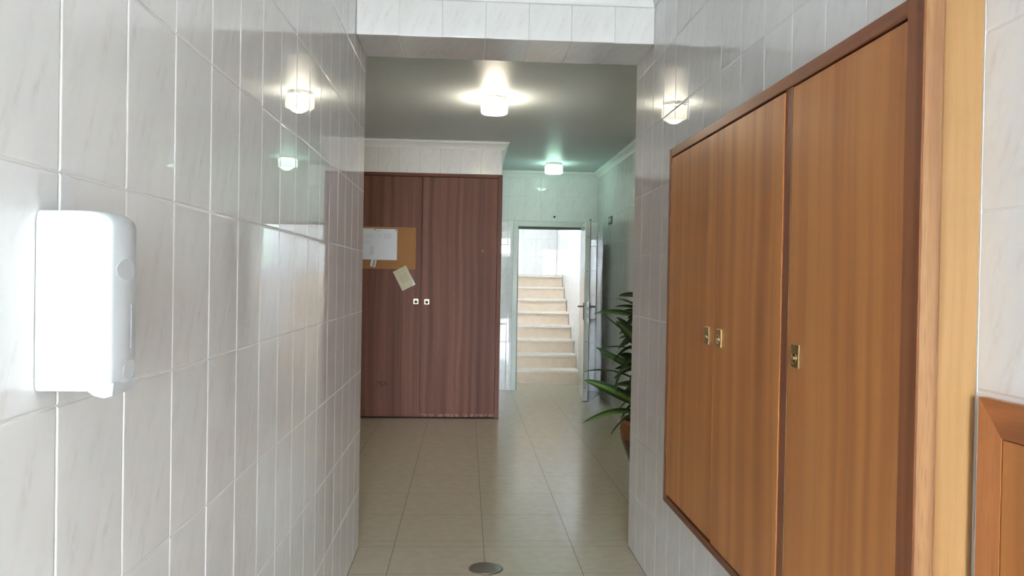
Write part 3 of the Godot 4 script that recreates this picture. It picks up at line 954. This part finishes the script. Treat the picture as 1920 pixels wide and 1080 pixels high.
func oval(parent: Node3D, called: String, y: float, z: float, rz: float, ry: float, up: float, m: Material, rim: Material) -> void:
	var st := new_st()
	var groove := new_st()
	var n := 36
	for k in n:
		var a0 := TAU * k / n
		var a1 := TAU * (k + 1) / n
		var p0 := Vector2(z + rz * cos(a0), y + ry * sin(a0))
		var p1 := Vector2(z + rz * cos(a1), y + ry * sin(a1))
		var c := Vector3(front_x(z) + up, y, z)
		var v0 := Vector3(front_x(p0.x) + up * 0.6, p0.y, p0.x)
		var v1 := Vector3(front_x(p1.x) + up * 0.6, p1.y, p1.x)
		face(st, [c, v0, v1], [Vector2.ZERO, Vector2.ZERO, Vector2.ZERO], Vector3(1, 0, 0))
		var o0 := Vector3(front_x(p0.x) - 0.001, y + (p0.y - y) * 1.03, z + (p0.x - z) * 1.03)
		var o1 := Vector3(front_x(p1.x) - 0.001, y + (p1.y - y) * 1.03, z + (p1.x - z) * 1.03)
		var side := Vector3(0.3, sin((a0 + a1) * 0.5), cos((a0 + a1) * 0.5)).normalized()
		face(groove, [v0, v1, o1, o0], [Vector2.ZERO, Vector2.ZERO, Vector2.ZERO, Vector2.ZERO], side)
	var o := part(parent, called, st.commit(), m)
	part(o, "rim", groove.commit(), rim)

func build_lamp(label: String, at: Vector3, r: float, glow: Color, light: Color, energy: float) -> void:
	var t := thing("ceiling_lamp", label, "ceiling lamp", at, 0.0, "round ceiling lamps")
	part(t, "base", lathe([Vector2(0.0, -0.028), Vector2(r * 0.86, -0.028), Vector2(r * 0.88, -0.024), Vector2(r * 0.88, -0.0005), Vector2(0.0, -0.0005)], 36), M.plaster)
	var gm := mat(c8(250, 248, 240), 0.25)
	gm.emission_enabled = true
	gm.emission = glow
	gm.emission_energy_multiplier = 0.14
	var prof := [Vector2(0.0, -0.120), Vector2(r * 0.6, -0.1198), Vector2(r * 0.9, -0.118), Vector2(r * 0.97, -0.113), Vector2(r, -0.102)]
	for k in 5:
		prof.append(Vector2(r * (0.985 if k % 2 == 0 else 1.0), -0.09 + k * 0.010))
	prof.append(Vector2(r * 0.985, -0.040))
	prof.append(Vector2(r * 0.9, -0.030))
	part(t, "glass_shade", lathe(prof, 48), gm)
	var o := OmniLight3D.new()
	o.name = "lamp_light"
	o.light_color = light
	o.light_energy = energy
	o.light_size = r * 0.8
	o.omni_range = 20.0
	o.omni_attenuation = 2.0
	o.shadow_enabled = true
	o.position = Vector3(0, -0.072, 0)
	t.add_child(o)

func build_small_fittings() -> void:
	var fd := thing("floor_cover", "round steel cover set in the beige floor", "floor cover", Vector3(0.117, 0, -3.753))
	part(fd, "disc", lathe([Vector2(0.079, -0.001), Vector2(0.079, 0.0012), Vector2(0.077, 0.0032), Vector2(0.07, 0.0042), Vector2(0.04, 0.0046), Vector2(0.0, 0.0047)], 48), M.steel)
	part(fd, "rim", lathe([Vector2(0.083, 0.0004), Vector2(0.082, 0.0016), Vector2(0.079, 0.0004)], 48), M.steel)
	var kn := thing("wall_hook", "small dark hook on the tiles above the doorway", "hook", Vector3(1.079, 2.156, -9.8))
	part(kn, "disc", lathe([Vector2(0.013, 0.0), Vector2(0.013, 0.006), Vector2(0.006, 0.008), Vector2(0.006, 0.012)], 16), M.black, Vector3.ZERO, Vector3(PI / 2, 0, 0))
	part(kn, "head", lathe([Vector2(0.006, 0.012), Vector2(0.011, 0.014), Vector2(0.012, 0.019), Vector2(0.0, 0.022)], 16), M.black, Vector3.ZERO, Vector3(PI / 2, 0, 0))
	var pl := thing("wall_plate", "small grey plate high on the tile wall beyond the plant", "wall plate", Vector3(1.62, 2.062, -8.908))
	part(pl, "plate", box(Vector3(-0.008, -0.043, -0.1), Vector3(0, 0.043, 0.1), 0.002), M.alu_dark)
	part(pl, "face", box(Vector3(-0.010, -0.026, -0.065), Vector3(-0.008, 0.026, 0.065), 0.0008), M.grey_plastic)

# ---------------------------------------------------------------- the plant
func leaf_mesh(b: Vector3, t: Vector3, bow: Vector3, w: float, roll: float, stripe: float) -> ArrayMesh:
	var st := new_st()
	var mid := (b + t) * 0.5 + bow
	var n := 12
	var rows := []
	for i in n + 1:
		var s := float(i) / n
		var p := b.lerp(mid, s).lerp(mid.lerp(t, s), s)
		var d := ((mid - b) * (1 - s) + (t - mid) * s).normalized()
		var side := d.cross(Vector3.UP)
		if side.length() < 0.05:
			side = Vector3(0, 0, 1)
		side = side.normalized().rotated(d, roll + s * 0.25)
		var nn := side.cross(d).normalized()
		var prof := pow(sin(PI * pow(clampf(s * 0.96 + 0.02, 0, 1), 0.85)), 0.75)
		var hw := w * 0.5 * (prof if s > 0.35 else lerpf(0.35, prof, s / 0.35))
		if i == n:
			hw = 0.0004
		var wave := sin(s * 9.0 + w * 300.0) * 0.05 * w
		var row := []
		for q in [-1.0, -0.55, -0.22, 0.0, 0.22, 0.55, 1.0]:
			row.append([p + side * hw * q + nn * (absf(q) * hw * 0.45 + wave * absf(q)), q])
		rows.append(row)
	var dark := Color(0.020, 0.062, 0.020)
	var rim := Color(0.030, 0.085, 0.026)
	var pale := Color(0.16, 0.27, 0.055).lerp(dark, 1.0 - stripe)
	for i in n:
		for k in 6:
			for e in [[i, k], [i + 1, k], [i + 1, k + 1], [i, k], [i + 1, k + 1], [i, k + 1]]:
				var v: Array = rows[e[0]][e[1]]
				var q := absf(v[1])
				st.set_smooth_group(1)
				st.set_color(pale if q < 0.3 else (dark if q < 0.8 else rim))
				st.add_vertex(v[0])
	st.index()
	st.generate_normals()
	return st.commit()

func build_plant() -> void:
	var at := Vector3(1.305, 0, -5.5)
	var t := thing("potted_plant", "striped leafy houseplant in a brown glazed pot behind wall corner", "plant", at)
	var pot := part(t, "pot", lathe([Vector2(0.0, 0.012), Vector2(0.085, 0.010), Vector2(0.10, 0.0), Vector2(0.112, 0.004), Vector2(0.118, 0.03), Vector2(0.135, 0.1), Vector2(0.165, 0.18), Vector2(0.19, 0.24), Vector2(0.208, 0.30), Vector2(0.212, 0.335), Vector2(0.205, 0.365), Vector2(0.196, 0.38), Vector2(0.197, 0.392), Vector2(0.210, 0.402), Vector2(0.212, 0.410), Vector2(0.200, 0.412), Vector2(0.186, 0.402), Vector2(0.184, 0.36), Vector2(0.19, 0.345)], 48), M.pot_glaze)
	part(pot, "soil", lathe([Vector2(0.189, 0.356), Vector2(0.1, 0.364), Vector2(0.0, 0.368)], 32), M.soil)
	part(pot, "glaze_band", lathe([Vector2(0.1205, 0.03), Vector2(0.1375, 0.1), Vector2(0.1675, 0.18), Vector2(0.1925, 0.24), Vector2(0.204, 0.278)], 48), M.pot_dark)
	for q in [[0.02, 0.02, 1.02, 0.02, 0.01], [-0.06, 0.05, 0.66, -0.03, 0.02], [0.05, -0.06, 0.42, 0.05, -0.02]]:
		var c := lathe([Vector2(0.022, 0.0), Vector2(0.021, 0.3), Vector2(0.018, float(q[2]) - 0.36), Vector2(0.0, float(q[2]) - 0.35)], 12)
		part(t, "stem", c, M.cane, Vector3(q[0], 0.36, q[1]))
	# leaves read off the photograph: base, tip, bow, width, roll, stripe (local to the pot's foot)
	var L := [
		[Vector3(0.0, 1.10, 0), Vector3(-0.275, 1.195, 0.05), Vector3(0, 0.07, 0), 0.055, 0.3, 0.7],
		[Vector3(0.0, 1.12, 0.02), Vector3(-0.265, 1.255, -0.05), Vector3(-0.02, 0.05, 0), 0.05, -0.3, 0.3],
		[Vector3(0.0, 1.06, 0.02), Vector3(-0.42, 1.142, 0.06), Vector3(0.02, 0.09, 0), 0.062, 0.5, 0.8],
		[Vector3(-0.01, 0.86, 0.0), Vector3(-0.34, 1.135, 0.02), Vector3(-0.02, 0.02, 0), 0.035, 0.2, 0.1],
		[Vector3(0.0, 0.80, 0.05), Vector3(-0.275, 1.10, 0.10), Vector3(0.0, 0.045, 0.0), 0.085, 0.9, 0.9],
		[Vector3(0.0, 0.84, -0.05), Vector3(-0.25, 1.12, -0.02), Vector3(0.02, 0.05, 0.0), 0.06, 0.7, 0.3],
		[Vector3(0.0, 0.84, 0.0), Vector3(-0.425, 0.885, 0.03), Vector3(0.0, 0.10, 0), 0.030, 0.0, 0.2],
		[Vector3(0.0, 0.70, 0.06), Vector3(-0.41, 0.92, 0.10), Vector3(0.02, -0.02, 0), 0.055, 1.0, 0.35],
		[Vector3(0.0, 0.72, -0.02), Vector3(-0.23, 0.86, 0.02), Vector3(0.0, 0.05, 0), 0.085, 0.8, 0.15],
		[Vector3(-0.02, 0.60, 0.02), Vector3(-0.48, 0.742, 0.04), Vector3(0.05, 0.12, 0), 0.04, 0.2, 0.3],
		[Vector3(-0.02, 0.47, 0.09), Vector3(-0.495, 0.698, 0.14), Vector3(0.02, 0.03, 0), 0.085, 1.0, 0.95],
		[Vector3(-0.02, 0.66, 0.03), Vector3(-0.43, 0.565, 0.12), Vector3(0.03, 0.12, 0), 0.022, -0.4, 0.5],
		[Vector3(0.0, 0.46, 0.10), Vector3(-0.50, 0.405, 0.16), Vector3(-0.06, 0.07, 0), 0.075, 0.6, 0.95],
		[Vector3(-0.12, 0.47, 0.10), Vector3(-0.305, 0.325, 0.16), Vector3(-0.02, 0.03, 0), 0.040, 0.6, 0.8],
		[Vector3(-0.03, 0.80, 0.06), Vector3(-0.275, 0.60, 0.15), Vector3(-0.10, 0.14, 0), 0.07, 0.3, 0.25],
		[Vector3(-0.02, 0.76, 0.08), Vector3(-0.20, 0.60, 0.19), Vector3(-0.04, 0.13, 0), 0.09, 0.7, 0.2],
		[Vector3(-0.02, 0.66, 0.09), Vector3(-0.14, 0.50, 0.22), Vector3(-0.06, 0.10, 0), 0.085, 0.5, 0.2],
		[Vector3(0.0, 0.50, 0.06), Vector3(-0.22, 0.62, 0.2), Vector3(-0.02, 0.06, 0), 0.06, 0.8, 0.2],
		[Vector3(-0.02, 0.90, 0.05), Vector3(-0.30, 0.80, 0.10), Vector3(-0.02, 0.12, 0), 0.05, 0.4, 0.3]]
	for k in 16:
		var y := 0.52 + 0.045 * k
		var f := rng.randf_range(-0.9, 0.9)
		var reach := rng.randf_range(0.16, 0.26)
		var b := Vector3(0.0, y, 0.02)
		L.append([b, b + Vector3(-reach, rng.randf_range(-0.14, 0.10), f * 0.22), Vector3(0, 0.07, 0), rng.randf_range(0.05, 0.085), rng.randf_range(0.2, 1.0), rng.randf_range(0.1, 0.5)])
	for q in L:
		part(t, "leaf", leaf_mesh(q[0], q[1], q[2], q[3], q[4], q[5]), M.leaf)
	for k in 30:
		var a := rng.randf_range(-PI * 0.42, PI * 0.9)
		var y := 0.5 + 0.6 * (k / 30.0)
		var len := rng.randf_range(0.26, 0.4)
		var d := Vector3(cos(a), 0, sin(a))
		if d.x > 0.6:
			len *= 0.7
		var b := Vector3(0.02, y, 0.0)
		part(t, "leaf", leaf_mesh(b, b + d * minf(len, 0.28 / maxf(d.x, 0.3)) + Vector3(0, rng.randf_range(-0.12, 0.16), 0), Vector3(0, 0.1, 0), rng.randf_range(0.05, 0.08), rng.randf_range(-0.4, 0.4), rng.randf_range(0.2, 0.9)), M.leaf)

func _ready() -> void:
	rng.seed = 4711
	set_camera_and_light()
	make_materials()
	build_shell()
	build_stairwell()
	build_entrance()
	build_far_door()
	build_wardrobe()
	build_wall_cabinet()
	build_lamp("round ceiling lamp glowing warm white in the middle of the room", Vector3(0.188, CEIL, -5.88), 0.1, c8(255, 246, 220), c8(255, 243, 218), 0.031)
	build_lamp("round ceiling lamp glowing cool white before the far doorway", Vector3(0.981, CEIL, -9.07), 0.104, c8(226, 255, 244), c8(192, 255, 226), 0.0085)
	build_dispenser()
	build_plant()
	build_small_fittings()
